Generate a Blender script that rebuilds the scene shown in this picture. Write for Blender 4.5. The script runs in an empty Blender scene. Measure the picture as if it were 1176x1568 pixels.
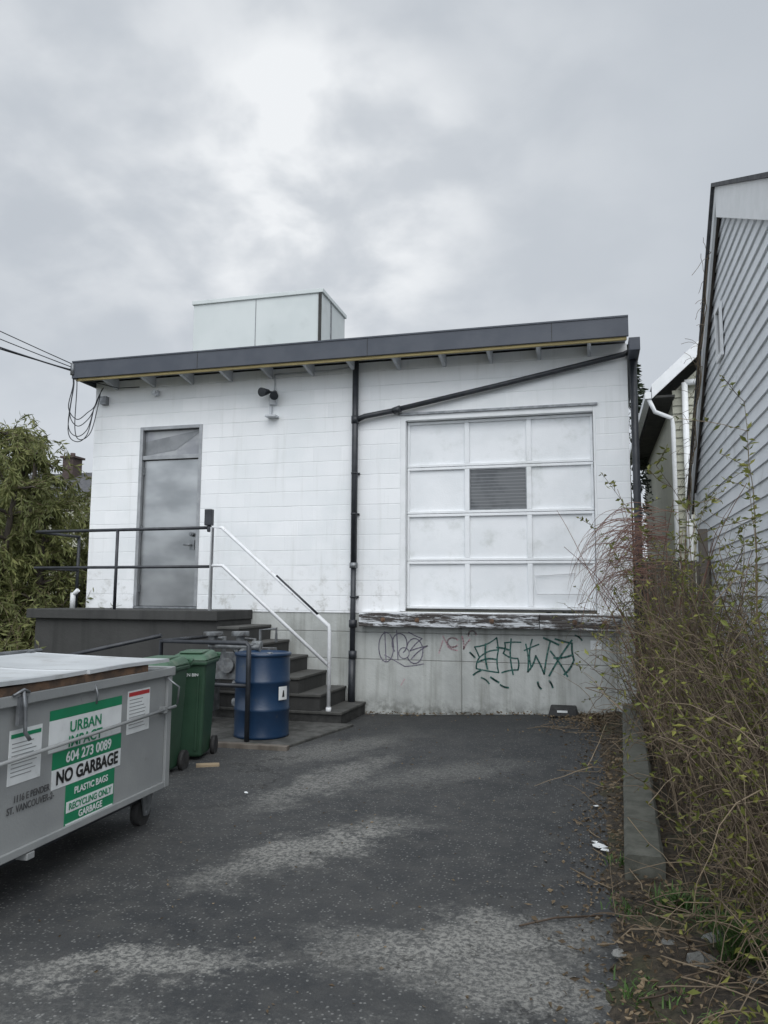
import bpy, math, random
from mathutils import Matrix, Vector, noise
sc=bpy.context.scene
sc.view_settings.view_transform='Standard'; sc.view_settings.look='None'; sc.view_settings.exposure=0
# ---------------------------------------------------------------- camera
C=Vector((0,-9.85,1.55))
M=(Matrix.Rotation(math.radians(15),3,'Z')@Matrix.Rotation(math.radians(96.3),3,'X')@Matrix.Rotation(math.radians(0.4),3,'Z'))
cd=bpy.data.cameras.new('camera');cam=bpy.data.objects.new('camera',cd);sc.collection.objects.link(cam)
cam.matrix_world=Matrix.Translation(C)@M.to_4x4();cd.sensor_fit='VERTICAL';cd.sensor_height=36;cd.lens=27.09;cd.clip_end=3000
sc.camera=cam
R=random.Random(7)
# ---------------------------------------------------------------- node helpers
class NT:
    def __init__(s,nt): s.nt=nt
    def n(s,t,**k):
        nd=s.nt.nodes.new(t)
        for a,b in k.items(): setattr(nd,a,b)
        return nd
    def l(s,a,b): s.nt.links.new(a,b)
    def val(s,inp,v):
        if isinstance(v,bpy.types.NodeSocket): s.l(v,inp)
        else: inp.default_value=v
    def math(s,op,a,b=None,c=None,clamp=False):
        m=s.n('ShaderNodeMath',operation=op);m.use_clamp=clamp
        s.val(m.inputs[0],a)
        if b is not None: s.val(m.inputs[1],b)
        if c is not None: s.val(m.inputs[2],c)
        return m.outputs[0]
    def mix(s,f,a,b,bt='MIX'):
        m=s.n('ShaderNodeMix',data_type='RGBA',blend_type=bt)
        s.val(m.inputs[0],f);s.val(m.inputs[6],c4(a));s.val(m.inputs[7],c4(b))
        return m.outputs[2]
    def ramp(s,f,lo,hi):
        m=s.n('ShaderNodeMapRange',interpolation_type='SMOOTHSTEP')
        s.val(m.inputs[0],f);m.inputs[1].default_value=lo;m.inputs[2].default_value=hi
        return m.outputs[0]
    def noise(s,vec,scale,detail=4,rough=.55,dist=0):
        m=s.n('ShaderNodeTexNoise');s.l(vec,m.inputs['Vector'])
        m.inputs['Scale'].default_value=scale;m.inputs['Detail'].default_value=detail;m.inputs['Roughness'].default_value=rough;m.inputs['Distortion'].default_value=dist
        return m.outputs[0]
    def scale(s,vec,sc3,loc=(0,0,0)):
        m=s.n('ShaderNodeMapping');s.l(vec,m.inputs[0]);m.inputs[3].default_value=sc3;m.inputs[1].default_value=loc
        return m.outputs[0]
def c4(c):
    if isinstance(c,(int,float)): return (c,c,c,1)
    if isinstance(c,tuple) and len(c)==3: return (*c,1)
    return c
def newmat(name):
    m=bpy.data.materials.new(name);m.use_nodes=True
    N=NT(m.node_tree);b=m.node_tree.nodes['Principled BSDF']
    tc=N.n('ShaderNodeTexCoord').outputs['Object']
    return m,N,b,tc
def bump(N,b,h,dist=.01,strength=1):
    bp=N.n('ShaderNodeBump');N.l(h,bp.inputs['Height']);bp.inputs['Distance'].default_value=dist;bp.inputs['Strength'].default_value=strength
    N.l(bp.outputs[0],b.inputs['Normal'])
def pm(name,c1,c2=None,scale=6,rough=.6,bmp=0.002,metal=0,spec=.5,stretch=(1,1,1),dirt=None,dirt_scale=2,dlo=.5,dhi=.75,fine=60):
    m,N,b,tc=newmat(name)
    v=N.scale(tc,stretch)
    n1=N.noise(v,scale,3)
    col=N.mix(N.ramp(n1,.35,.65),c1,c2 if c2 else c1)
    if dirt is not None:
        col=N.mix(N.ramp(N.noise(v,dirt_scale,6,.65),dlo,dhi),col,dirt)
    N.l(col,b.inputs['Base Color'])
    b.inputs['Roughness'].default_value=rough;b.inputs['Metallic'].default_value=metal
    b.inputs['Specular IOR Level'].default_value=spec
    if bmp: bump(N,b,N.noise(v,fine,2),bmp)
    return m
# ---------------------------------------------------------------- mesh helpers
class MB:
    def __init__(s): s.v=[];s.f=[];s.mi=[];s.m=0;s.sm=[]
    def quad(s,a,b,c,d,sm=False):
        i=len(s.v);s.v+=[tuple(a),tuple(b),tuple(c),tuple(d)];s.f.append((i,i+1,i+2,i+3));s.mi.append(s.m);s.sm.append(sm)
    def poly(s,pts):
        i=len(s.v);s.v+=[tuple(p) for p in pts];s.f.append(tuple(range(i,i+len(pts))));s.mi.append(s.m);s.sm.append(False)
    def box(s,x0,x1,y0,y1,z0,z1):
        s.hexa([(x0,y0,z0),(x1,y0,z0),(x1,y1,z0),(x0,y1,z0),(x0,y0,z1),(x1,y0,z1),(x1,y1,z1),(x0,y1,z1)])
    def hexa(s,P):
        i=len(s.v);s.v+=[tuple(p) for p in P]
        for f in ((3,2,1,0),(4,5,6,7),(0,1,5,4),(1,2,6,5),(2,3,7,6),(3,0,4,7)):
            s.f.append(tuple(i+k for k in f));s.mi.append(s.m);s.sm.append(False)
    def beam(s,a,b,w,h,up=(0,0,1)):
        a=Vector(a);b=Vector(b);d=(b-a).normalized();sd=d.cross(Vector(up)).normalized()*w/2;u=sd.cross(d).normalized()*h/2
        s.hexa([a-sd-u,a+sd-u,b+sd-u,b-sd-u,a-sd+u,a+sd+u,b+sd+u,b-sd+u])
    def tube(s,pts,r,n=8,cap=True):
        pts=[Vector(p) for p in pts];rs=r if isinstance(r,(list,tuple)) else [r]*len(pts)
        i0=len(s.v);prev=None
        for k,p in enumerate(pts):
            d=(pts[min(k+1,len(pts)-1)]-pts[max(k-1,0)])
            if d.length<1e-9: d=Vector((0,0,1))
            d.normalize()
            if prev is None:
                a=d.orthogonal().normalized()
            else:
                a=(prev-d*prev.dot(d)); a=a.normalized() if a.length>1e-6 else d.orthogonal().normalized()
            prev=a;b=d.cross(a)
            for j in range(n):
                t=2*math.pi*j/n;s.v.append(tuple(p+(a*math.cos(t)+b*math.sin(t))*rs[k]))
        for k in range(len(pts)-1):
            for j in range(n):
                s.f.append((i0+k*n+j,i0+k*n+(j+1)%n,i0+(k+1)*n+(j+1)%n,i0+(k+1)*n+j));s.mi.append(s.m);s.sm.append(True)
        if cap:
            s.f.append(tuple(i0+j for j in reversed(range(n))));s.mi.append(s.m);s.sm.append(False)
            e=i0+(len(pts)-1)*n
            s.f.append(tuple(e+j for j in range(n)));s.mi.append(s.m);s.sm.append(False)
    def lathe(s,prof,cx,cy,n=40):
        i0=len(s.v)
        for r,z in prof:
            for j in range(n):
                t=2*math.pi*j/n;s.v.append((cx+r*math.cos(t),cy+r*math.sin(t),z))
        for k in range(len(prof)-1):
            for j in range(n):
                s.f.append((i0+k*n+j,i0+k*n+(j+1)%n,i0+(k+1)*n+(j+1)%n,i0+(k+1)*n+j));s.mi.append(s.m);s.sm.append(True)
    def obj(s,name,mats,parent=None,bevel=0,loc=None):
        me=bpy.data.meshes.new(name);me.from_pydata(s.v,[],s.f)
        if not isinstance(mats,(list,tuple)): mats=[mats]
        for m in mats: me.materials.append(m)
        me.polygons.foreach_set('material_index',s.mi);me.polygons.foreach_set('use_smooth',s.sm);me.update()
        o=bpy.data.objects.new(name,me);sc.collection.objects.link(o)
        if parent: o.parent=parent
        if bevel:
            bv=o.modifiers.new('bevel','BEVEL');bv.width=bevel;bv.segments=2;bv.limit_method='ANGLE'
        return o
def empty(name,loc=(0,0,0),rz=0):
    o=bpy.data.objects.new(name,None);sc.collection.objects.link(o);o.location=loc;o.rotation_euler=(0,0,rz);o.empty_display_size=.2
    return o
def bx(name,mat,parent,*a,bevel=.004):
    m=MB();m.box(*a);return m.obj(name,mat,parent,bevel)
def text(name,s,mat,parent,loc,size,mx,align='CENTER',xs=1.0,bold=.012):
    c=bpy.data.curves.new(name,'FONT');c.body=s;c.size=size;c.align_x=align;c.align_y='CENTER';c.extrude=.0006;c.offset=size*bold
    t=bpy.data.objects.new(name+'_t',c);sc.collection.objects.link(t)
    dg=bpy.context.evaluated_depsgraph_get();me=bpy.data.meshes.new_from_object(t.evaluated_get(dg))
    bpy.data.objects.remove(t)
    o=bpy.data.objects.new(name,me);sc.collection.objects.link(o);me.materials.clear();me.materials.append(mat)
    o.parent=parent
    o.matrix_local=Matrix.Translation(loc)@mx@Matrix.Diagonal((xs,1,1,1))
    return o
def smooth(t): t=max(0,min(1,t));return t*t*(3-2*t)
def gz(x,y): return smooth((y+6)/6)*(.04+.12*smooth((x+3)/3.5))
# ---------------------------------------------------------------- world
S=Vector((.25,-.62,.74)).normalized()
w=bpy.data.worlds.new('World');sc.world=w;w.use_nodes=True
try:
    w.cycles.sampling_method='MANUAL';w.cycles.sample_map_resolution=256
except Exception as e: print(e)
N=NT(w.node_tree);w.node_tree.nodes.clear()
sky=N.n('ShaderNodeTexSky',sky_type='NISHITA');sky.sun_disc=False
sky.sun_elevation=math.asin(S.z);sky.sun_rotation=math.atan2(S.x,S.y)
bg1=N.n('ShaderNodeBackground');N.l(sky.outputs[0],bg1.inputs[0]);bg1.inputs[1].default_value=.05
g=N.n('ShaderNodeTexCoord').outputs['Generated']
sp=N.n('ShaderNodeSeparateXYZ');N.l(g,sp.inputs[0])
zc=N.math('ADD',N.math('MAXIMUM',sp.outputs[2],0),.35)
cb=N.n('ShaderNodeCombineXYZ');N.l(N.math('DIVIDE',sp.outputs[0],zc),cb.inputs[0]);N.l(N.math('DIVIDE',sp.outputs[1],zc),cb.inputs[1])
big=N.noise(cb.outputs[0],1.25,2,.5,.25);med=N.noise(cb.outputs[0],4.6,5,.5,.15)
nn=N.math('ADD',N.math('MULTIPLY',big,.74),N.math('MULTIPLY',med,.26))
cl=N.ramp(nn,.30,.72)
def lobe(d,k0,k1):
    vd=N.n('ShaderNodeVectorMath',operation='DOT_PRODUCT');N.l(g,vd.inputs[0]);vd.inputs[1].default_value=Vector(d).normalized()
    return N.ramp(vd.outputs['Value'],k0,k1)
base=N.mix(cl,(.425,.46,.505),(.495,.53,.572))
base=N.mix(N.math('MULTIPLY',N.ramp(sp.outputs[2],.42,.02),.8),base,(.57,.605,.648))
med2=N.ramp(med,.36,.66)
gl=N.math('ADD',N.math('MULTIPLY',lobe((-.34,.80,.50),.86,.998),N.math('ADD',N.math('MULTIPLY',med2,.28),.10)),
   N.math('ADD',N.math('MULTIPLY',lobe((-.29,.83,.475),.975,.9995),N.math('ADD',N.math('MULTIPLY',med2,.70),.14)),
          N.math('MULTIPLY',lobe((-.46,.72,.52),.962,.999),N.math('MULTIPLY',med2,.30))),clamp=True)
base=N.mix(gl,base,(.76,.78,.80))
back=N.ramp(sp.outputs[1],.15,-.6)  # unseen sky behind the camera brightened to add light on the wall
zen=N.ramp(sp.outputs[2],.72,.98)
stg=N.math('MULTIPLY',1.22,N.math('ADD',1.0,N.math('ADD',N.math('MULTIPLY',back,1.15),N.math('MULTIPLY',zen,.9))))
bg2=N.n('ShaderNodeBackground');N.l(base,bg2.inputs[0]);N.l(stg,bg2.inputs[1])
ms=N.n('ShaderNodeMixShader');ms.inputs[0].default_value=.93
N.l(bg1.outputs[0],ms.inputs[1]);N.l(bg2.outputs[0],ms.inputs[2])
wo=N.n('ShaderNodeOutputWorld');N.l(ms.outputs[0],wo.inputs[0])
ld=bpy.data.lights.new('sun_fill','SUN');ld.energy=1.5;ld.angle=math.radians(50);ld.color=(1,.985,.96)  # soft fill added from behind the camera to brighten the front wall
lo=bpy.data.objects.new('sun_fill',ld);sc.collection.objects.link(lo);lo.rotation_euler=S.to_track_quat('Z','Y').to_euler();lo.location=(5,-15,20)
# ---------------------------------------------------------------- materials
def mk_block():
    m,N,b,tc=newmat('painted_block')
    sp=N.n('ShaderNodeSeparateXYZ');N.l(tc,sp.inputs[0])
    cb=N.n('ShaderNodeCombineXYZ');N.l(N.math('ADD',sp.outputs[0],sp.outputs[1]),cb.inputs[0]);N.l(N.math('ADD',sp.outputs[2],.06),cb.inputs[1])
    br=N.n('ShaderNodeTexBrick');N.l(cb.outputs[0],br.inputs[0]);br.inputs['Scale'].default_value=1
    br.inputs['Brick Width'].default_value=.406;br.inputs['Row Height'].default_value=.203;br.inputs['Mortar Size'].default_value=.006;br.inputs['Mortar Smooth'].default_value=1
    br.inputs['Color1'].default_value=(.785,.80,.81,1);br.inputs['Color2'].default_value=(.845,.855,.865,1);br.inputs['Mortar'].default_value=(.80,.812,.822,1);br.inputs['Bias'].default_value=.1
    fr=N.math('FRACT',N.math('DIVIDE',N.math('ADD',sp.outputs[2],.06),.203))
    ln=N.math('MAXIMUM',N.ramp(fr,.04,.0),N.ramp(fr,.96,1.0))
    wob=N.noise(N.scale(tc,(1,1,2)),2.2,4,.65)
    col=N.mix(N.math('MULTIPLY',ln,N.ramp(wob,.35,.75)),br.outputs[0],(.53,.55,.56))
    pn=N.noise(tc,1.1,4,.6)
    col=N.mix(N.ramp(pn,.42,.7),col,(.755,.778,.788))
    col=N.mix(N.math('MULTIPLY',N.ramp(N.noise(N.scale(tc,(9,9,.7)),1,4,.6),.52,.8),.38),col,(.58,.59,.57))
    low=N.ramp(sp.outputs[2],2.3,1.35)
    col=N.mix(N.math('MULTIPLY',low,N.ramp(N.noise(tc,5,5,.7),.5,.72)),col,(.47,.47,.44))
    N.l(col,b.inputs['Base Color']);b.inputs['Roughness'].default_value=.75;b.inputs['Specular IOR Level'].default_value=.3
    h=N.math('SUBTRACT',N.math('ADD',N.math('MULTIPLY',N.noise(tc,60,2),.35),N.math('MULTIPLY',pn,.5)),N.math('ADD',N.math('MULTIPLY',br.outputs['Fac'],.28),N.math('MULTIPLY',ln,.5)))
    bump(N,b,h,.005,.7)
    return m
M_block=mk_block()
def mk_conc(name,base,dark,seam=None,str_=.6,joints=None):
    m,N,b,tc=newmat(name)
    sp=N.n('ShaderNodeSeparateXYZ');N.l(tc,sp.inputs[0])
    n0=N.noise(tc,1.6,6,.65)
    col=N.mix(N.ramp(n0,.35,.7),base,tuple(c*.76 for c in base))
    col=N.mix(N.math('MULTIPLY',N.ramp(N.noise(N.scale(tc,(7,7,.5)),1,5,.6),.46,.78),str_),col,dark)
    n2=N.noise(tc,26,4,.7)
    col=N.mix(N.math('MULTIPLY',N.ramp(n2,.6,.8),.5),col,dark)
    lowd=N.math('MULTIPLY',N.ramp(sp.outputs[2],.34,.08),N.ramp(N.noise(tc,6,5,.7),.38,.62))
    col=N.mix(N.math('MULTIPLY',lowd,.7),col,tuple(c*.5 for c in dark))
    h=n2
    sms=[]
    for z in (seam or []): sms.append((sp.outputs[2],z))
    for x in (joints or []): sms.append((sp.outputs[0],x))
    for so,z in sms:
        d=N.math('ABSOLUTE',N.math('SUBTRACT',so,N.math('ADD',z,N.math('MULTIPLY',n0,.02))))
        sm=N.ramp(d,.010,.002)
        col=N.mix(N.math('MULTIPLY',sm,.55),col,tuple(c*.5 for c in dark))
        h=N.math('SUBTRACT',h,sm)
    N.l(col,b.inputs['Base Color']);b.inputs['Roughness'].default_value=.85
    bump(N,b,h,.006,.7)
    return m
M_conc=mk_conc('foundation_concrete',(.48,.495,.475),(.22,.225,.20),seam=(.73,1.08),joints=(-1.62,.28),str_=.8)
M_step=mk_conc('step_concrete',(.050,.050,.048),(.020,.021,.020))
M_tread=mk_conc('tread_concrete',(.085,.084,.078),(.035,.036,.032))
M_pad=mk_conc('pad_concrete',(.095,.094,.088),(.042,.043,.038))
M_curb=mk_conc('curb_concrete',(.12,.12,.10),(.045,.052,.036))
M_fascia=pm('fascia_metal',(.045,.053,.070),(.060,.068,.085),3,.45,.001)
M_soffit=pm('soffit_paint',(.55,.57,.6),(.48,.5,.52),4,.7)
M_wood=pm('raw_wood',(.58,.47,.22),(.46,.37,.18),8,.75,.002,stretch=(.4,3,3))
M_chock=pm('scrap_wood',(.32,.25,.16),(.22,.17,.11),8,.75,.002)
M_white=pm('white_trim_paint',(.78,.79,.80),(.72,.735,.74),5,.5,.001,dirt=(.48,.48,.45),dirt_scale=7,dlo=.62,dhi=.85)
M_garage=pm('garage_door_paint',(.82,.835,.85),(.76,.78,.795),2.2,.5,.0015,dirt=(.60,.62,.61),dirt_scale=3,dlo=.5,dhi=.8)
M_box=pm('rooftop_unit_paint',(.60,.635,.63),(.55,.59,.585),1.2,.5,.001,dirt=(.42,.45,.44),dirt_scale=2,dlo=.55,dhi=.9)
M_black=pm('black_pipe',(.018,.021,.026),(.035,.038,.045),7,.45,.001)
M_steel=pm('galvanised_steel',(.26,.27,.28),(.17,.18,.19),14,.45,.001,metal=.6)
M_meter=pm('meter_grey_paint',(.17,.18,.185),(.09,.095,.10),14,.5,.001,dirt=(.05,.042,.035),dirt_scale=8)
M_whitep=pm('white_rail_paint',(.74,.75,.76),(.66,.67,.68),9,.4,.001,dirt=(.22,.13,.08),dirt_scale=12,dlo=.62,dhi=.74)
M_dark=pm('dark_board',(.03,.03,.03),(.05,.05,.045),5,.9)  # near-black tone for fascia laps, unit corner, door seal and eave soffit
M_roof=pm('roof_membrane',(.10,.105,.11),(.15,.15,.15),2,.9)
def mk_ledge():
    m,N,b,tc=newmat('peeling_ledge_paint')
    v=N.scale(tc,(1.0,3,7))
    f=N.ramp(N.noise(v,3.2,8,.75,.3),.45,.53)
    col=N.mix(f,(.60,.62,.64),(.045,.038,.034))
    col=N.mix(N.math('MULTIPLY',N.ramp(N.noise(N.scale(tc,(.8,4,30)),2,4),.5,.7),.6),col,(.20,.19,.18))
    N.l(col,b.inputs['Base Color']);b.inputs['Roughness'].default_value=.8
    bump(N,b,N.math('MULTIPLY',f,-1),.006)
    return m
M_ledge=mk_ledge()
def mk_door():
    m,N,b,tc=newmat('steel_door_skin')
    n=N.noise(N.scale(tc,(.8,1,1.5)),1.6,3,.5)
    col=N.mix(N.ramp(n,.3,.7),(.24,.25,.255),(.42,.43,.435))
    sp=N.n('ShaderNodeSeparateXYZ');N.l(tc,sp.inputs[0])
    col=N.mix(N.math('MULTIPLY',N.ramp(sp.outputs[2],2.2,1.4),.35),col,(.14,.14,.14))
    N.l(col,b.inputs['Base Color']);b.inputs['Metallic'].default_value=.85
    N.l(N.math('ADD',.22,N.math('MULTIPLY',n,.22)),b.inputs['Roughness'])
    bump(N,b,N.math('ADD',N.noise(N.scale(tc,(90,90,2)),3,2),N.math('MULTIPLY',n,1.5)),.001)
    return m
M_door=mk_door()
M_glass=pm('window_glass',(.03,.035,.04),(.06,.065,.07),2,.06,0,spec=.9)
def mk_reflpane():
    m,N,b,tc=newmat('painted_reflection_glass')
    n=N.noise(tc,3,5)
    wv=N.n('ShaderNodeTexWave',wave_type='BANDS',bands_direction='Z');N.l(N.scale(tc,(.18,1,1)),wv.inputs[0]);wv.inputs['Scale'].default_value=7;wv.inputs['Distortion'].default_value=1.5
    col=N.mix(N.math('MULTIPLY',N.ramp(wv.outputs['Fac'],.82,1.0),.8),N.mix(N.ramp(n,.4,.6),(.05,.055,.06),(.10,.105,.11)),(.20,.21,.22))  # paler bands painted into the pane as a reflection of wires and sky
    N.l(col,b.inputs['Base Color']);b.inputs['Roughness'].default_value=.07;b.inputs['Specular IOR Level'].default_value=.6
    return m
M_reflpane=mk_reflpane()
def mk_asphalt():
    m,N,b,tc=newmat('asphalt')
    n1=N.noise(tc,.9,5,.6);fine=N.noise(tc,110,2,.7);gr=N.noise(tc,38,3,.75);mid=N.noise(tc,5,5,.7)
    col=N.mix(N.ramp(n1,.3,.7),(.030,.032,.034),(.051,.052,.052))
    col=N.mix(N.math('MULTIPLY',N.ramp(mid,.4,.7),.55),col,(.074,.073,.069))
    vo=N.n('ShaderNodeTexVoronoi');N.l(tc,vo.inputs[0]);vo.inputs['Scale'].default_value=62
    spv=N.n('ShaderNodeSeparateXYZ');N.l(vo.outputs['Color'],spv.inputs[0])
    stone=N.math('MULTIPLY',N.ramp(spv.outputs[0],.66,.95),N.ramp(vo.outputs['Distance'],.48,.2))
    col=N.mix(N.math('MULTIPLY',stone,.8),col,(.22,.22,.21))
    wob=N.n('ShaderNodeTexNoise');N.l(tc,wob.inputs['Vector']);wob.inputs['Scale'].default_value=2.8;wob.inputs['Detail'].default_value=7;wob.inputs['Roughness'].default_value=.78
    sub=N.n('ShaderNodeVectorMath',operation='MULTIPLY_ADD');N.l(wob.outputs['Color'],sub.inputs[0]);sub.inputs[1].default_value=(1.2,1.2,0);sub.inputs[2].default_value=(-.6,-.6,0)
    ad=N.n('ShaderNodeVectorMath',operation='ADD');N.l(tc,ad.inputs[0]);N.l(sub.outputs[0],ad.inputs[1])
    tot=None
    for cx,cy,rx,ry,an,k in [(-1.66,-5.15,.72,.2,58,1.0),(-2.15,-3.5,.9,.2,75,.7),(-2.45,-2.2,.9,.3,60,.5),(-.55,-6.2,.5,.24,28,1.1),(-.30,-6.5,.38,.2,0,.9),(-1.0,-6.35,.3,.15,0,.55),(-1.95,-6.83,.5,.12,25,1.05),(-1.3,-3.2,.8,.22,40,.4),(-1.4,-7.4,1.2,.3,10,.4)]:
        mp=N.n('ShaderNodeMapping',vector_type='TEXTURE');N.l(ad.outputs[0],mp.inputs[0]);mp.inputs[1].default_value=(cx,cy,0);mp.inputs[2].default_value=(0,0,math.radians(an));mp.inputs[3].default_value=(rx,ry,50)
        ln=N.n('ShaderNodeVectorMath',operation='LENGTH');N.l(mp.outputs[0],ln.inputs[0])
        p=N.math('MULTIPLY',N.ramp(ln.outputs['Value'],1.65,.4),k)
        tot=p if tot is None else N.math('MAXIMUM',tot,p)
    pf=N.math('MULTIPLY',tot,N.math('ADD',.2,N.math('MULTIPLY',N.ramp(gr,.40,.60),.8)),clamp=True)
    col=N.mix(N.math('MULTIPLY',pf,.9),col,(.26,.255,.235))
    vc=N.n('ShaderNodeTexVoronoi',feature='DISTANCE_TO_EDGE');N.l(ad.outputs[0],vc.inputs[0]);vc.inputs['Scale'].default_value=.6
    ck=N.math('MULTIPLY',N.ramp(vc.outputs['Distance'],.010,.002),N.ramp(n1,.52,.66))
    col=N.mix(N.math('MULTIPLY',ck,.5),col,(.02,.02,.02))
    col=N.mix(N.math('MULTIPLY',N.ramp(fine,.5,.8),.45),col,(.015,.015,.015))
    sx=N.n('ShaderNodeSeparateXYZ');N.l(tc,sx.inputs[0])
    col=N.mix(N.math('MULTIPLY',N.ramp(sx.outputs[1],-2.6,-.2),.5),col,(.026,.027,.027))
    out=N.math('MAXIMUM',N.math('MAXIMUM',N.ramp(sx.outputs[1],.3,1.2),N.ramp(sx.outputs[0],-6.2,-7.2)),N.ramp(sx.outputs[0],1.5,2.2))
    col=N.mix(out,col,N.mix(mid,(.03,.04,.017),(.07,.06,.035)))
    N.l(col,b.inputs['Base Color'])
    b.inputs['Roughness'].default_value=.8;b.inputs['Specular IOR Level'].default_value=.35
    h=N.math('ADD',N.math('MULTIPLY',gr,.8),N.math('SUBTRACT',N.math('MULTIPLY',mid,.8),ck))
    bump(N,b,h,.012,.8)
    return m
M_asph=mk_asphalt()
def mk_soil():
    m,N,b,tc=newmat('soil_litter')
    n=N.noise(tc,22,7,.75);n2=N.noise(tc,3,4)
    col=N.mix(N.ramp(n,.35,.65),(.022,.018,.013),(.09,.07,.048))
    col=N.mix(N.math('MULTIPLY',N.ramp(n2,.5,.7),.6),col,(.05,.06,.02))
    N.l(col,b.inputs['Base Color']);b.inputs['Roughness'].default_value=.95
    bump(N,b,n,.03)
    return m
M_soil=mk_soil()
def mk_leaf(name,ca,cb_,trans=.25):
    m,N,b,tc=newmat(name)
    ge=N.n('ShaderNodeNewGeometry')
    col=N.mix(ge.outputs['Random Per Island'],ca,cb_)
    col=N.mix(N.math('MULTIPLY',N.ramp(N.noise(tc,1.8,2),.4,.62),.6),col,tuple(c*.42 for c in ca))
    N.l(col,b.inputs['Base Color']);b.inputs['Roughness'].default_value=.55;b.inputs['Specular IOR Level'].default_value=.3
    if trans:
        tr=N.n('ShaderNodeBsdfTranslucent');N.l(col,tr.inputs[0]);mx=N.n('ShaderNodeMixShader');mx.inputs[0].default_value=trans
        N.l(b.outputs[0],mx.inputs[1]);N.l(tr.outputs[0],mx.inputs[2]);o=[n for n in m.node_tree.nodes if n.type=='OUTPUT_MATERIAL'][0];N.l(mx.outputs[0],o.inputs[0])
    return m
M_willow=mk_leaf('willow_leaf',(.14,.165,.055),(.25,.255,.10),.22)
M_shleaf=mk_leaf('shrub_leaf',(.13,.155,.035),(.30,.29,.075),.25)
M_conif=mk_leaf('conifer_needles',(.02,.035,.02),(.045,.06,.03),0)
M_grass=mk_leaf('grass_blade',(.05,.11,.025),(.11,.18,.05),.15)
M_dead=mk_leaf('dead_leaf',(.08,.055,.032),(.22,.165,.10),0)
M_bark=pm('bark',(.09,.075,.06),(.05,.042,.035),9,.9,.01,stretch=(1,1,.3),fine=20)
def mk_twig(name,a,b_):
    m,N,b,tc=newmat(name);ge=N.n('ShaderNodeNewGeometry')
    N.l(N.mix(ge.outputs['Random Per Island'],a,b_),b.inputs['Base Color']);b.inputs['Roughness'].default_value=.7
    return m
M_twig=mk_twig('twig_bark',(.055,.036,.024),(.24,.185,.12))
M_twigr=mk_twig('red_cane',(.11,.045,.035),(.22,.13,.09))
M_siding=pm('white_siding_paint',(.72,.74,.76),(.66,.68,.70),1.5,.55,.001,dirt=(.42,.43,.42),dirt_scale=3,dlo=.55,dhi=.85)
M_siding2=pm('beige_siding_paint',(.42,.42,.34),(.38,.38,.31),2,.6)
M_shingle=pm('roof_shingle',(.06,.062,.068),(.10,.10,.105),9,.9,.004)
M_oldwood=pm('weathered_wood',(.09,.075,.06),(.16,.14,.12),5,.85,.004,stretch=(1,1,.25),dirt=(.05,.06,.04),dirt_scale=4)
M_dump=pm('dumpster_paint',(.25,.26,.262),(.30,.31,.308),2,.45,.001,dirt=(.14,.125,.11),dirt_scale=9,dlo=.60,dhi=.85)
M_lid=pm('dumpster_lid_plastic',(.52,.54,.55),(.44,.46,.47),2,.45,.002,dirt=(.28,.27,.25),dirt_scale=5,dlo=.5,dhi=.85)
M_rust=pm('rusty_edge',(.17,.10,.06),(.08,.055,.04),10,.85,.003)
M_rubber=pm('rubber',(.02,.02,.02),(.035,.035,.035),10,.8)
M_bin=pm('green_bin_plastic',(.026,.068,.038),(.020,.055,.03),4,.5,.001,dirt=(.05,.08,.05),dirt_scale=5,dlo=.55,dhi=.85)
M_binlid=pm('green_lid_plastic',(.05,.11,.065),(.04,.095,.055),4,.5,.001,dirt=(.13,.17,.12),dirt_scale=6,dlo=.5,dhi=.8)
M_blue=pm('blue_drum_paint',(.009,.030,.072),(.012,.036,.082),4,.35,.001,dirt=(.05,.06,.07),dirt_scale=7,dlo=.6,dhi=.8)
M_sgreen=pm('sign_green',(.01,.22,.10),(.012,.20,.09),3,.4,0)
M_swhite=pm('sign_white',(.74,.76,.76),(.66,.68,.68),6,.4,0,dirt=(.5,.5,.48),dirt_scale=12,dlo=.6,dhi=.8)
M_sblack=pm('sign_black',(.012,.012,.012),(.02,.02,.02),6,.4,0)
M_sred=pm('sign_red',(.45,.03,.035),(.4,.03,.03),6,.4,0)
M_sgrey=pm('sign_print_grey',(.25,.27,.27),(.3,.3,.3),6,.6,0)
M_stencil=pm('stencil_ink',(.05,.05,.055),(.09,.09,.09),20,.6,0)
M_gpaint=pm('graffiti_green',(.015,.085,.072),(.03,.12,.10),14,.5,0,dirt=(.16,.22,.20),dirt_scale=16,dlo=.5,dhi=.75)
M_gviolet=pm('graffiti_violet',(.13,.12,.16),(.20,.18,.23),14,.5,0)
M_gpink=pm('graffiti_pink',(.48,.28,.31),(.46,.36,.37),14,.6,0)
M_stone=pm('stone',(.20,.20,.19),(.12,.12,.11),8,.9,.01)
M_brick=pm('chimney_brick',(.085,.06,.055),(.06,.045,.04),6,.9)
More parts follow.
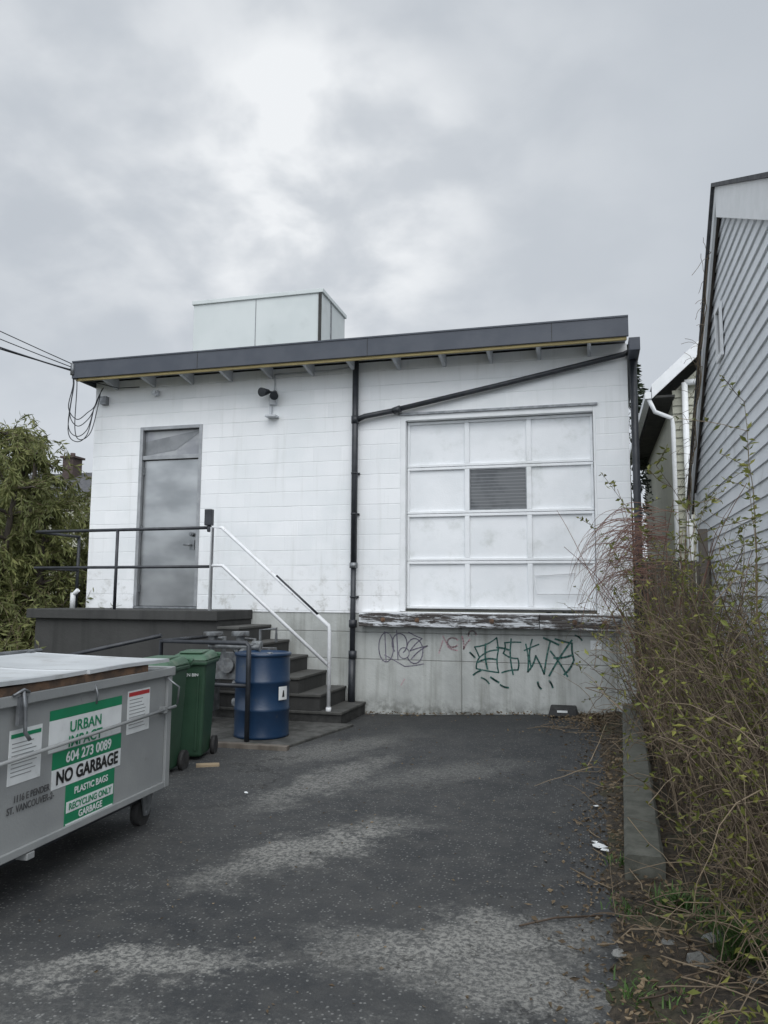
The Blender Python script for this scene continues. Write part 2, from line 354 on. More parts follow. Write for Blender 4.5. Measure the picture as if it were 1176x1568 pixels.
# ---------------------------------------------------------------- ground
def axis(lo,hi,step,far):
    a=[-far,-120,-45];x=lo
    while x<=hi+1e-6: a.append(x);x+=step
    return a+[45,120,far]
xs=axis(-14,14,.5,900);ys=axis(-14,14,.5,900)
v=[(x,y,gz(x,y)) for y in ys for x in xs];nx=len(xs)
f=[(j*nx+i,j*nx+i+1,(j+1)*nx+i+1,(j+1)*nx+i) for j in range(len(ys)-1) for i in range(nx-1)]
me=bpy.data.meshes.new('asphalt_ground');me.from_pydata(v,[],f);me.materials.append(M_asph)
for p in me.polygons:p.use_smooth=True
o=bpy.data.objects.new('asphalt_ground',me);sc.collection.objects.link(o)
vs=[];fs=[]
yy=-9.6;rows=[]
while yy<-.02:
    edge=.03+.09*noise.noise((yy*2.2,0,1))+.06*noise.noise((yy*9,3,1))
    row=[]
    for k in range(22):
        t=k/21;x=edge+(1.44-edge)*t
        z=gz(x,yy)+.006+smooth(t*6)*(.03+.05*noise.noise((x*3,yy*3,0))+.02*noise.noise((x*12,yy*12,0)))+.12*t*t
        if k==0: z=gz(x,yy)-.01
        row.append(len(vs));vs.append((x,yy,z))
    rows.append(row);yy+=.06
for a,b_ in zip(rows,rows[1:]):
    for k in range(21): fs.append((a[k],a[k+1],b_[k+1],b_[k]))
me=bpy.data.meshes.new('soil_bed');me.from_pydata(vs,[],fs);me.materials.append(M_soil)
for p in me.polygons:p.use_smooth=True
o=bpy.data.objects.new('soil_bed',me);sc.collection.objects.link(o)
# ---------------------------------------------------------------- curb (worn edges)
m=MB();segs=[(-5.26,-3.6),(-3.585,-1.8),(-1.785,-.02)]
for a,b_ in segs:
    K_=14;i0=len(m.v)
    for k in range(K_+1):
        y=a+(b_-a)*k/K_;x=.145+(y+5.26)*.036;e=lambda s_:.010*noise.noise((y*6,s_,2))
        top=.155+gz(0,y)+.008*noise.noise((y*4,5,1))
        for (px,pz) in ((x+e(0),-.05),(x+e(1),top-.02),(x+.018+e(2),top),(x+.192+e(3),top),(x+.21+e(4),top-.02),(x+.21+e(5),-.05)): m.v.append((px,y,pz))
    for k in range(K_):
        for j in range(5):
            q=i0+k*6+j;m.f.append((q,q+6,q+7,q+1)[::-1]);m.mi.append(0);m.sm.append(False)
    m.f.append(tuple(i0+j for j in range(6)));m.mi.append(0);m.sm.append(False)
    m.f.append(tuple(i0+K_*6+j for j in reversed(range(6))));m.mi.append(0);m.sm.append(False)
m.obj('concrete_curb',M_curb)
# ---------------------------------------------------------------- building
B=empty('white_warehouse_building')
XL,XR,ZT=-7.15,.50,4.74
def wall(name,mat,parts):
    m=MB()
    for p in parts:m.box(*p)
    return m.obj(name,mat,B)
DX0,DX1,DZ0,DZ1=-6.36,-5.35,1.37,4.01
GX0,GX1,GZ0,GZ1=-2.42,.10,1.37,3.97
wall('block_walls',M_block,[(XL,DX0,0,.2,1.34,ZT),(DX0,DX1,0,.2,DZ1,ZT),(DX1,GX0,0,.2,1.34,ZT),(GX0,GX1,0,.2,GZ1,ZT),(GX1,XR,0,.2,1.34,ZT),
  (XR-.2,XR,.2,8.8,1.34,ZT),(XL,XL+.2,.2,8.8,1.34,ZT),(XL+.2,XR-.2,8.6,8.8,1.34,ZT)])
wall('foundation',M_conc,[(XL,XR,.012,.3,-.1,1.34),(XR-.3,XR-.01,.3,8.8,-.1,1.34),(XL+.01,XL+.3,.3,8.8,-.1,1.34)])
bx('roof_slab',M_roof,B,XL-.05,XR-.01,-.46,8.9,4.80,4.90)
m=MB();m.box(XL-.06,XR,-.5,-.462,4.67,4.91);m.box(XL-.06,XL-.03,-.462,8.9,4.67,4.91);m.obj('fascia',M_fascia,B,.004)
m=MB();m.box(XL-.06,XR+.0,-.51,-.40,4.905,4.925);m.obj('roof_edge_flashing',M_fascia,B)
m=MB()
for x in (-5.2,-2.75,-.4): m.box(x,x+.006,-.503,-.5005,4.67,4.905)
m.obj('fascia_laps',M_dark,B)
bx('soffit_boards',M_soffit,B,XL-.03,XR-.01,-.46,-.001,4.765,4.80,bevel=0)
bx('nailing_strip',M_wood,B,XL-.02,XR-.02,-.46,-.42,4.640,4.76,bevel=.002)
m=MB()
x=XL+.35
while x<XR-.1:
    m.hexa([(x,-.415,4.66),(x+.045,-.415,4.66),(x+.045,-.003,4.60),(x,-.003,4.60),(x,-.415,4.762),(x+.045,-.415,4.762),(x+.045,-.003,4.762),(x,-.003,4.762)]);x+=.62
m.obj('rafter_tails',M_soffit,B,.003)
m=MB();m.box(XR+.002,XR+.13,-.47,8.9,4.50,4.66);m.obj('side_gutter',M_fascia,B,.008)
m=MB();m.box(-6.69,-4.29,2.0,3.27,4.9,6.70);m.obj('rooftop_unit',M_box,B,.01)
m=MB();m.box(-6.71,-4.26,1.97,3.29,6.665,6.735);m.obj('rooftop_unit_cap',M_box,B,.006)
m=MB();m.box(-4.34,-4.29,1.975,2.0,4.9,6.655);m.obj('rooftop_unit_corner',M_dark,B)
m=MB();m.box(-5.50,-5.490,1.993,2.0,4.9,6.655);m.box(-4.29,-4.278,2.45,2.5,4.9,6.65);m.obj('rooftop_unit_seam',M_steel,B)
# ---- person door
m=MB();m.box(DX0,DX0+.05,-.012,.12,1.40,DZ1);m.box(DX1-.05,DX1,-.012,.12,1.40,DZ1);m.box(DX0+.05,DX1-.05,-.012,.12,DZ1-.05,DZ1);m.box(DX0+.05,DX1-.05,.0,.12,3.52,3.58)
m.obj('door_frame',pm('door_frame_metal',(.34,.35,.36),(.26,.27,.28),5,.4,.001,metal=.4),B,.004)
bx('door_leaf',M_door,B,DX0+.055,DX1-.055,.05,.09,1.40,3.515)
bx('door_threshold',M_steel,B,DX0,DX1,-.02,.15,1.366,1.395)
bx('transom_glass',pm('transom_film',(.36,.37,.38),(.24,.25,.27),3,.12,0),B,DX0+.055,DX1-.055,.06,.07,3.585,DZ1-.055,bevel=0)
m=MB();m.poly([(DX0+.06,.055,3.60),(DX0+.55,.055,3.66),(DX0+.93,.055,3.90),(DX0+.93,.055,3.94),(DX0+.06,.055,3.80)]);m.obj('transom_stripe',pm('transom_stripe',(.16,.17,.18),(.22,.23,.24),4,.2,0),B)  # darker diagonal stripe laid over the transom glass
m=MB();m.tube([(DX1-.13,.05,2.42),(DX1-.13,-.01,2.42)],.03,14);m.tube([(DX1-.13,-.01,2.42),(DX1-.13,-.03,2.42)],.02,14);m.box(DX1-.165,DX1-.095,.035,.05,2.2,2.34);m.tube([(DX1-.13,.03,2.27),(DX1-.13,-.02,2.27),(DX1-.23,-.02,2.27)],.012,8)
m.obj('door_hardware',M_steel,B)
m=MB()
for z in (1.6,2.45,3.3): m.box(DX0+.045,DX0+.07,.03,.05,z,z+.11)
m.obj('door_hinges',M_steel,B)
# ---- garage door
m=MB();m.box(GX0,GX0+.07,.0+.003,.16,GZ0,GZ1);m.box(GX1-.03,GX1,.003,.16,GZ0,GZ1);m.box(GX0+.07,GX1-.03,.003,.16,GZ1-.07,GZ1)
m.obj('garage_frame',M_white,B,.004)
gx0,gx1,gz0,gz1=GX0+.075,GX1-.035,1.40,GZ1-.075
m=MB();m.box(gx0,gx1,.13,.15,gz0,gz1);m.obj('garage_panels',M_garage,B)
m=MB();cw=(gx1-gx0)/3;rh=(gz1-gz0)/4
for r_ in range(4):
    z0=gz0+r_*rh+.003;z1=z0+rh-.006
    m.box(gx0,gx1,.098,.13,z0,z0+.035);m.box(gx0,gx1,.098,.13,z1-.035,z1)
    for c_ in range(4):
        xc=gx0+c_*cw;a=xc-(.032 if c_ else 0);b_=xc+(.032 if c_<3 else 0)
        m.box(a,b_,.100,.13,z0+.035,z1-.035)
m.obj('garage_rails',M_garage,B,.005)
wx0=gx0+cw+.032;wx1=gx0+2*cw-.032;wz0=gz0+2*rh+.04;wz1=gz0+3*rh-.04
bx('garage_window',M_reflpane,B,wx0,wx1,.122,.1295,wz0,wz1,bevel=0)
m=MB();m.box(wx0,wx1,.105,.121,wz0,wz0+.012);m.box(wx0,wx1,.105,.121,wz1-.012,wz1);m.box(wx0,wx0+.012,.105,.121,wz0+.012,wz1-.012);m.box(wx1-.012,wx1,.105,.121,wz0+.012,wz1-.012);m.obj('garage_window_bead',M_steel,B)
m=MB();hx=gx0+2*cw+.06
m.tube([(hx,.10,1.79),(hx+.02,.09,1.60),(hx+.60,.09,1.60)],.006,6);m.tube([(hx,.10,1.83),(hx+.5,.10,1.86)],.006,6);m.obj('garage_pull_rope',M_whitep,B)
m=MB();m.box(gx0,gx1,.06,.129,1.375,1.40);m.obj('garage_bottom_seal',M_dark,B)
m=MB();m.box(GX0-.02,GX1+.03,-.025,-.001,GZ1+.0,GZ1+.03);m.obj('garage_drip_cap',M_steel,B)
# ---- ledge beam
m=MB();m.box(-2.93,-.62,-.16,.011,1.17,1.345);m.box(-.615,.34,-.15,.011,1.165,1.34);m.obj('dock_bumper_beam',M_ledge,B,.012)
m=MB();m.box(-2.93,.36,-.05,.14,1.346,1.362);m.obj('dock_sill_flashing',M_white,B,.002)
m=MB()
for x in (-2.6,-2.15,-1.2,-.2,.15):
    m.tube([(x,-.175,1.26),(x,-.155,1.26)],.03,12);m.tube([(x,-.19,1.26),(x,-.17,1.26)],.014,6)
m.obj('beam_bolts',M_rust,B)
# ---- pipes
m=MB();m.tube([(-3.03,-.08,4.765),(-3.03,-.08,2.0)],.042,14);m.tube([(-3.03,-.08,2.0),(-3.035,-.08,.75)],.036,14);m.tube([(-3.035,-.08,.75),(-3.04,-.08,.1)],.047,14)
for z in (3.93,1.2,.8): m.tube([(-3.03,-.08,z-.05),(-3.03,-.08,z+.05)],.053,14)
for z in (3.2,2.65,1.55): m.box(-3.085,-2.975,-.03,-.001,z-.012,z+.012);m.tube([(-3.03,-.08,z-.012),(-3.03,-.08,z+.012)],.046,14)
m.obj('downpipe',M_black,B)
m=MB();m.tube([(-3.03,-.08,1.93),(-3.03,-.08,2.0)],.055,14);m.obj('downpipe_clamp',M_steel,B)
m=MB();m.tube([(-3.0,-.08,3.93),(-2.9,-.08,3.97),(-2.47,-.08,4.03)],.036,12);m.tube([(-2.5,-.08,4.02),(-2.40,-.08,4.05)],.046,12);m.tube([(-2.42,-.08,4.045),(-1.0,-.08,4.30),(.46,-.08,4.575),(.55,-.08,4.62)],.034,12)
m.obj('sloping_drain_pipe',M_black,B)
m=MB();m.tube([(.565,-.06,4.62),(.57,-.06,2.7),(.57,-.06,.2)],.045,12);m.obj('corner_downpipe',M_black,B)
m=MB();m.tube([(-3.0,-.02,4.70),(-3.4,-.02,4.66),(-4.24,-.02,4.66)],.01,6);m.tube([(-4.24,-.02,4.66),(-4.24,-.02,4.36)],.01,6)
m.obj('conduit',M_soffit,B)
m=MB();m.box(-4.31,-4.20,-.06,-.001,4.22,4.36);m.box(-4.33,-4.17,-.14,-.001,4.03,4.06);m.box(-4.30,-4.27,-.05,-.001,4.06,4.2);m.obj('light_box',M_soffit,B,.006)
m=MB();m.tube([(-4.25,-.05,4.33),(-4.25,-.12,4.38)],.02,8)
m.tube([(-4.31,-.08,4.40),(-4.35,-.22,4.36)],[.035,.065],14);m.tube([(-4.21,-.08,4.38),(-4.17,-.20,4.30)],[.035,.06],14);m.tube([(-4.34,-.08,4.40),(-4.18,-.08,4.38)],.015,8);m.obj('flood_heads',M_black,B)
m=MB();m.tube([(-6.1,-.04,4.5),(-6.1,-.10,4.5)],.05,10);m.tube([(-6.1,-.10,4.5),(-6.1,-.12,4.5)],.03,10);m.obj('wall_sensor',M_soffit,B)
# ---- landing, stairs
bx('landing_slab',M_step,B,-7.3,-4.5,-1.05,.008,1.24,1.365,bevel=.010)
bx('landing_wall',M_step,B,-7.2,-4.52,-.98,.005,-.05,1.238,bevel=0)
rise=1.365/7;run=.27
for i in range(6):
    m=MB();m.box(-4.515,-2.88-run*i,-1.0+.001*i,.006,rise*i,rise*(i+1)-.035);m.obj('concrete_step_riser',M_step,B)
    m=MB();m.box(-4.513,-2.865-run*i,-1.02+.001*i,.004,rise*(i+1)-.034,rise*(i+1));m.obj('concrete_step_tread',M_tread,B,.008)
m=MB();m.tube([(-7.0,-.5,1.36),(-7.0,-.5,1.58)],.035,10);m.tube([(-7.0,-.5,1.55),(-6.92,-.5,1.62)],.03,10);m.obj('vent_stub',M_whitep,B)
# ---- graffiti (paint on the foundation face)
def stroke(m,pts,wd,y=.008):
    for a,b_ in zip(pts,pts[1:]):
        a=Vector((a[0],y,a[1]));b_=Vector((b_[0],y,b_[1]));d=(b_-a)
        if d.length<1e-5: continue
        d.normalize();nrm=Vector((-d.z,0,d.x))*wd/2;e=d*wd*.3
        m.quad(a-e-nrm,b_+e-nrm,b_+e+nrm,a-e+nrm)
def arc(cx,cz,rx,rz,a0,a1,n=18):
    return [(cx+rx*math.cos(math.radians(a0+(a1-a0)*k/n)),cz+rz*math.sin(math.radians(a0+(a1-a0)*k/n))) for k in range(n+1)]
def bend(pts,n=5,w=.018):
    o_=[]
    for a,b_ in zip(pts,pts[1:]):
        dx,dz=b_[0]-a[0],b_[1]-a[1];L_=math.hypot(dx,dz) or 1;am=R.uniform(-w,w)*min(1,L_*4)
        for k in range(n):
            t=k/n;s_=math.sin(math.pi*t)*am;o_.append((a[0]+dx*t-dz/L_*s_,a[1]+dz*t+dx/L_*s_))
    return o_+[pts[-1]]
m=MB();i=[0]
def ST(pts,wd): i[0]+=1;stroke(m,pts,wd,.0095-.0002*i[0])
ST(arc(-2.60,.90,.10,.19,70,420),.014);ST([(-2.62,1.1),(-2.60,.72)],.013);ST(arc(-2.42,.95,.10,.13,-60,230),.015);ST([(-2.46,1.12),(-2.44,.74)],.014);ST(arc(-2.22,.86,.11,.16,-150,170),.015);ST(bend([(-2.3,1.10),(-2.12,1.02),(-2.28,.86),(-2.05,.93),(-2.26,.76)]),.014);ST(bend([(-2.62,.8),(-2.35,.66),(-2.1,.70)]),.011);ST(arc(-2.36,.83,.07,.07,0,350),.011)
m.obj('graffiti_tag',M_gviolet,B)
m=MB();i=[0]
gs=[[(-1.44,.93),(-1.16,1.05),(-1.14,.90),(-1.38,.80),(-1.44,.93)],[(-1.38,.80),(-1.42,.66),(-1.14,.62),(-1.14,.90)],[(-1.30,.97),(-1.28,.66)],[(-1.40,.74),(-1.16,.78)],
 [(-.86,1.0),(-1.06,.99),(-1.08,.86),(-.90,.80),(-.90,.66),(-1.10,.62)],[(-.98,1.04),(-.96,.60)],
 [(-.80,.98),(-.78,.64),(-.68,.84),(-.58,.62),(-.50,1.02)],[(-.82,.90),(-.64,.98)],[(-.72,1.04),(-.74,.70)],
 [(-.50,.90),(-.30,.60)],[(-.24,1.04),(-.52,.60)],[(-.44,1.05),(-.24,1.0),(-.22,.80),(-.34,.62)],[(-.46,.82),(-.24,.86)],[(-.58,1.06),(-.40,.98)],
 [(-1.46,.58),(-1.36,.64)],[(-1.36,.55),(-1.26,.48)],[(-1.24,.56),(-1.14,.5)],[(-1.12,.47),(-1.02,.44)],[(-.66,.52),(-.62,.44)],[(-.52,.54),(-.48,.46)],[(-.2,1.1),(-.12,1.04)],[(-1.16,.93),(-1.0,.9)],[(-1.5,.86),(-1.44,.80)]]
for s_ in gs: ST(bend(s_,5,.03),R.uniform(.017,.026))
m.obj('graffiti_piece',M_gpaint,B)
m=MB();i=[0]
ST(arc(-1.72,.98,.07,.06,30,330),.018);ST(bend([(-1.6,1.06),(-1.58,.9),(-1.5,1.02)]),.018);ST(bend([(-1.9,.84),(-1.85,1.0)]),.015);ST(arc(-1.47,1.08,.05,.05,0,200),.014)
ST([(-2.4,.42),(-2.35,.5)],.012);ST(bend([(-1.85,1.06),(-1.78,.92),(-1.66,.88)]),.015)
m.obj('graffiti_faded',M_gpink,B)
bx('wall_notice',M_swhite,B,-.02,.11,.004,.011,.93,1.04,bevel=0)
# ---------------------------------------------------------------- railings
Rl=empty('metal_railing')
yr=-.96
m=MB();m.tube([(-7.28,yr,2.40),(-4.66,yr,2.415)],.021);m.tube([(-7.28,yr,1.91),(-4.66,yr,1.92)],.019)
m.tube([(-6.02,yr,1.36),(-6.02,yr,2.40)],.021)
m.tube([(-7.28,yr,2.40),(-7.28,0-.05,2.40)],.02);m.tube([(-7.28,yr,1.91),(-7.28,-.05,1.91)],.02);m.tube([(-7.28,-.05,1.36),(-7.28,-.05,2.42)],.022)
m.obj('black_rail',M_black,Rl)
m=MB();m.tube([(-4.63,yr-.03,1.30),(-4.63,yr-.03,2.415),(-4.50,yr-.02,2.415),(-3.06,yr,1.20),(-3.05,yr,1.12),(-3.05,yr,.18)],.024);m.tube([(-4.63,yr-.03,1.93),(-4.48,yr-.02,1.93),(-3.07,yr,.74)],.021);m.tube([(-3.05,yr,.18),(-3.05,yr,.24)],.034)
m.obj('white_rail',M_whitep,Rl)
m=MB();m.box(-4.74,-4.64,yr-.05,yr+.03,2.44,2.65);m.tube([(-4.69,yr,2.44),(-4.69,yr,2.36)],.03,8);m.obj('post_box',M_black,Rl,.01)
m=MB();m.tube([(-3.75,yr-.012,1.80),(-3.2,yr-.010,1.335)],.0185);m.obj('worn_rail_section',M_black,Rl)
# ---------------------------------------------------------------- concrete pad
m=MB();m.hexa([(-6,-2.42,-.02),(-3.0,-2.42,-.02),(-2.72,-1.0,-.02),(-6,-1.0,-.02),(-6,-2.42,.055),(-3.0,-2.42,.055),(-2.72,-1.0,.07),(-6,-1.0,.07)])
m.obj('concrete_pad',M_pad,None,.01)
m=MB();m.beam((-4.3,-2.50,.035),(-2.95,-2.47,.035),.09,.07);m.obj('timber_edge',M_oldwood,None,.006)
# ---------------------------------------------------------------- gas meter + guard
Gm=empty('gas_meter')
yg=-2.32
m=MB()
m.tube([(-4.5,yg,.05),(-4.5,yg,1.06),(-3.50,yg,1.06),(-3.47,yg,1.03),(-3.47,yg,.05)],.027);m.tube([(-4.5,yg,.62),(-3.47,yg,.62)],.022)
m.tube([(-4.5,yg,1.12),(-5.6,yg-.1,.88),(-6.6,yg-.2,.66)],.022);m.tube([(-4.5,yg,1.06),(-4.5,-1.3,1.06)],.022);m.obj('guard_rail',M_black,Gm)
m=MB();dx,dy=.16,.47
def P3(x,y,z): return (x+dx,y+dy,z)
def tb_(pts,r,n=8): m.tube([P3(*p) for p in pts],r,n)
def bb(x0,x1,y0,y1,z0,z1): m.box(x0+dx,x1+dx,y0+dy,y1+dy,z0,z1)
def valve(x,y,z,r): tb_([(x-r,y,z),(x+r,y,z)],r*.8,10);tb_([(x,y-r*1.3,z),(x,y+r*1.3,z)],r*.55,10)
bb(-4.36,-4.06,-2.1,-1.93,.60,.90);tb_([(-4.2,-2.11,.76),(-4.2,-2.15,.76)],.085,16)
tb_([(-4.30,-2.02,.90),(-4.30,-2.02,1.08)],.025);tb_([(-4.12,-2.02,.90),(-4.12,-2.02,1.08)],.025)
tb_([(-4.30,-2.02,1.06),(-4.45,-2.02,1.06),(-4.45,-2.02,.05)],.024);tb_([(-4.12,-2.02,1.06),(-3.92,-2.02,1.06),(-3.92,-2.02,.05)],.024)
tb_([(-4.35,-2.2,1.10),(-4.35,-2.2,1.14)],.11,18);tb_([(-4.35,-2.2,1.0),(-4.35,-2.2,1.10)],.055,12)
tb_([(-4.02,-2.18,1.10),(-4.02,-2.18,1.15)],.10,18);tb_([(-4.02,-2.18,1.0),(-4.02,-2.18,1.10)],.05,12)
tb_([(-4.40,-2.2,.98),(-3.78,-2.2,.98),(-3.78,-2.05,.8),(-3.78,-2.02,.1)],.028);tb_([(-4.05,-2.15,.85),(-4.05,-2.15,.45),(-3.8,-2.1,.42)],.025)
for z in (.3,.5,.68,.88,1.0): valve(-3.84,-2.12,z,.055)
for z in (.35,.55,.95): valve(-4.06,-2.12,z,.06)
for k in range(6): tb_([(-4.0+.03*k,-2.2,1.03-.12*k),(-3.84,-2.22,1.0-.11*k)],.011,6)
tb_([(-3.9,-1.9,.1),(-3.9,-1.9,1.16),(-3.7,-1.9,1.18),(-3.7,-1.9,1.02)],.018);tb_([(-3.96,-2.24,.90),(-3.90,-2.28,.90)],.065,16)
bb(-4.8,-4.5,-1.9,-1.7,.2,.85);bb(-4.02,-3.75,-1.85,-1.75,.4,.95)
m.obj('meter_body',M_meter,Gm,.004)
# ---------------------------------------------------------------- drum
D=empty('blue_steel_drum')
cx,cy=-3.47,-1.95;z0=.058;r=.292
prof=[(0,z0),(r-.01,z0),(r+.006,z0+.012),(r,z0+.03),(r,z0+.28),(r+.011,z0+.295),(r,z0+.31),(r,z0+.57),(r+.011,z0+.585),(r,z0+.60),(r,z0+.85)]
m=MB();m.lathe(prof,cx,cy,48);m.obj('shell',M_blue,D)
m=MB();m.lathe([(r,z0+.85),(r+.014,z0+.855),(r+.014,z0+.885),(r-.012,z0+.89),(r-.015,z0+.872),(0,z0+.872)],cx,cy,48);m.obj('lid_ring',M_blue,D)
m=MB();m.tube([(cx+.12,cy-.1,z0+.872),(cx+.12,cy-.1,z0+.892)],.03,12);m.obj('bung',M_steel,D)
m=MB()
a0=math.radians(-32);a1=math.radians(-8)
for k in range(6):
    t0=a0+(a1-a0)*k/6;t1=a0+(a1-a0)*(k+1)/6;q=r+.0125
    m.quad((cx+q*math.cos(t0),cy+q*math.sin(t0),z0+.40),(cx+q*math.cos(t1),cy+q*math.sin(t1),z0+.40),(cx+q*math.cos(t1),cy+q*math.sin(t1),z0+.54),(cx+q*math.cos(t0),cy+q*math.sin(t0),z0+.54))
m.obj('label',M_swhite,D)
m=MB();q=r+.0145;t=(a0+a1)/2
m.quad((cx+q*math.cos(t-.06),cy+q*math.sin(t-.06),z0+.43),(cx+q*math.cos(t+.06),cy+q*math.sin(t+.06),z0+.43),(cx+q*math.cos(t+.03),cy+q*math.sin(t+.03),z0+.50),(cx+q*math.cos(t-.02),cy+q*math.sin(t-.02),z0+.50));m.obj('label_print',M_sblack,D)
# ---------------------------------------------------------------- wheelie bins
def bin_(loc,rz):
    W=empty('green_wheelie_bin',loc,rz)
    m=MB();b0,b1,h=.135,.165,.92
    m.hexa([(-b0,-.19,.04),(b0,-.19,.04),(b0,.16,.04),(-b0,.16,.04),(-b1,-.24,h),(b1,-.24,h),(b1,.22,h),(-b1,.22,h)])
    m.obj('body',M_bin,W,.025)
    m=MB();m.box(-b1-.015,b1+.015,-.262,.24,h-.03,h+.012);m.obj('rim',M_bin,W,.012)
    m=MB();zt=h+.014
    m.hexa([(-b1-.02,-.275,zt),(b1+.02,-.275,zt),(b1+.02,.23,zt),(-b1-.02,.23,zt),(-b1+.02,-.22,zt+.05),(b1-.02,-.22,zt+.05),(b1-.02,.18,zt+.075),(-b1+.02,.18,zt+.075)])
    m.obj('lid',M_binlid,W,.018)
    m=MB();m.box(-.11,.11,-.18,.16,zt+.058,zt+.078);m.obj('lid_ridge',M_binlid,W,.01)
    m=MB();m.tube([(-b1-.015,.22,zt+.02),(-b1-.015,.30,zt+.03),(b1+.015,.30,zt+.03),(b1+.015,.22,zt+.02)],.014,8);m.tube([(-b1-.02,.25,zt),(b1+.02,.25,zt)],.018,8);m.obj('handle',M_binlid,W)
    m=MB();m.tube([(-.19,.16,.09),(-.15,.16,.09)],.09,20);m.tube([(.15,.16,.09),(.19,.16,.09)],.09,20);m.tube([(-.19,.16,.09),(.19,.16,.09)],.012,8);m.obj('wheels',M_rubber,W)
    m=MB()
    for s_ in (-1,1):
        m.hexa([(s_*.08-.01,-.212,.10),(s_*.08+.01,-.212,.10),(s_*.08+.01,-.16,.10),(s_*.08-.01,-.16,.10),(s_*.10-.01,-.250,.80),(s_*.10+.01,-.250,.80),(s_*.10+.01,-.2,.80),(s_*.10-.01,-.2,.80)])
    m.obj('ribs',M_bin,W,.005)
    text('lettering','GREEN BIN',M_swhite,W,(0,-.249,.80),.04,Matrix.Rotation(math.radians(90+4),4,'X'))
    return W
bin_((-3.73,-2.98,.01),math.radians(14))
bin_((-3.69,-3.66,.0),math.radians(8))
m=MB();m.beam((-3.48,-3.36,.02),(-3.30,-3.26,.02),.08,.035);m.obj('wood_chock',M_chock,None,.003)
# ---------------------------------------------------------------- dumpster
K=empty('grey_dumpster',(-2.88,-4.9,0),math.radians(2.1))
L=2.1;Wd=1.02
m=MB();zb,zt=.24,1.04
m.hexa([(-Wd+.08,-L,zb),(0,-L,zb),(0,0,zb),(-Wd+.08,0,zb),(-Wd,-L,zt),(0,-L,zt),(0,0,zt),(-Wd,0,zt)])
m.obj('hull',M_dump,K,.012)
m=MB();m.box(-Wd-.03,.028,-L-.02,-L+.03,zt-.05,zt+.012);m.box(-Wd-.03,.028,-.03,.03,zt-.05,zt+.012);m.box(.002,.034,-L+.03,-.03,zt-.045,zt+.01);m.box(-Wd-.03,-Wd-.002,-L+.03,-.03,zt-.045,zt+.01)
m.obj('top_flange',M_dump,K,.005)
m=MB();m.box(.0,.022,-.06,.0,zb,zt-.05);m.box(.0,.02,-L,-.06,zb,zb+.04)
m.obj('corner_posts',M_dump,K,.004)
m=MB();m.tube([(.035,-L,.72),(.035,.03,.775)],.011,8)
for y in (-2.0,-.12): m.box(.001,.045,y-.02,y+.02,.72+(y+L)*.026-.02,.72+(y+L)*.026+.02)
m.obj('front_bar',M_dump,K)
m=MB();m.beam((.0,-L+.02,zt+.032),(.0,-.35,zt+.032),.06,.045);m.obj('rusty_lip',M_rust,K,.004)
def lid(y0,y1,nm,h0):
    m=MB();nx_,ny_=10,14;top=[];
    for j in range(ny_+1):
        for k in range(nx_+1):
            x=-Wd-.04+(Wd+.085)*k/nx_;y=y0+(y1-y0)*j/ny_
            z=h0+.02*(1-k/nx_)+.004*math.sin(y*5+k*.5)-.012*math.sin(math.pi*k/nx_)
            top.append((x,y,z))
    m.v+=top+[(x,y,z-.022) for x,y,z in top];o_=len(top);q=nx_+1
    for j in range(ny_):
        for k in range(nx_):
            a=j*q+k;m.f.append((a,a+1,a+q+1,a+q));m.mi.append(0);m.sm.append(True)
            m.f.append((o_+a,o_+a+q,o_+a+q+1,o_+a+1));m.mi.append(0);m.sm.append(True)
    def rim(ids):
        for a,b_ in zip(ids,ids[1:]): m.f.append((a,b_,b_+o_,a+o_));m.mi.append(0);m.sm.append(False)
    rim(list(range(0,q)));rim([j*q for j in range(ny_,-1,-1)]);rim([j*q+nx_ for j in range(ny_+1)]);rim([ny_*q+k for k in range(nx_,-1,-1)])
    m.obj(nm,M_lid,K)
lid(-L-.03,-1.06,'lid_a',zt+.085);lid(-1.03,-.10,'lid_b',zt+.08)
m=MB();m.tube([(-Wd-.03,-L,zt+.10),(-Wd-.03,0,zt+.10)],.018,8)
for y in (-2.0,-1.1,-.15): m.box(-Wd-.05,-Wd+.02,y-.03,y+.03,zt-.02,zt+.11)
m.obj('hinge_rod',M_steel,K)
m=MB();m.box(-.82,-.10,.012,.09,.80,.95);m.box(-.74,-.18,.02,.10,.83,.92);m.obj('end_pocket',M_dump,K,.006)
m=MB();m.box(.03,.05,-1.62,-1.56,.90,1.04);m.tube([(.05,-1.60,1.07),(.06,-1.59,.98),(.055,-1.575,.86),(.075,-1.56,.82)],.010,8);m.tube([(.04,-1.66,1.05),(.055,-1.6,1.075),(.04,-1.54,1.055)],.008,8);m.obj('lid_latch',M_steel,K)
m=MB();m.tube([(.03,-.95,1.03),(.05,-.95,.98),(.045,-.95,.92)],.006,6);m.tube([(.03,-.09,.98),(.10,-.05,.92),(.08,-.03,.80)],.007,6);m.obj('wire_hooks',M_steel,K)
m=MB();ms=MB()
for (x,y) in ((-.12,-.12),(-.9,-.12),(-.12,-1.72),(-.9,-1.72)):
    m.tube([(x-.028,y,.085),(x+.028,y,.085)],.085,22);ms.box(x-.07,x+.07,y-.08,y+.08,zb-.03,zb-.002)
    for s_ in (-1,1): ms.hexa([(x+s_*.045-.006,y-.03,.07),(x+s_*.045+.006,y-.03,.07),(x+s_*.045+.006,y+.03,.07),(x+s_*.045-.006,y+.03,.07),(x+s_*.045-.006,y-.07,zb-.03),(x+s_*.045+.006,y-.07,zb-.03),(x+s_*.045+.006,y+.07,zb-.03),(x+s_*.045-.006,y+.07,zb-.03)])
    ms.tube([(x-.055,y,.085),(x+.055,y,.085)],.018,10)
m.obj('caster_wheels',M_rubber,K);ms.obj('caster_forks',M_steel,K)
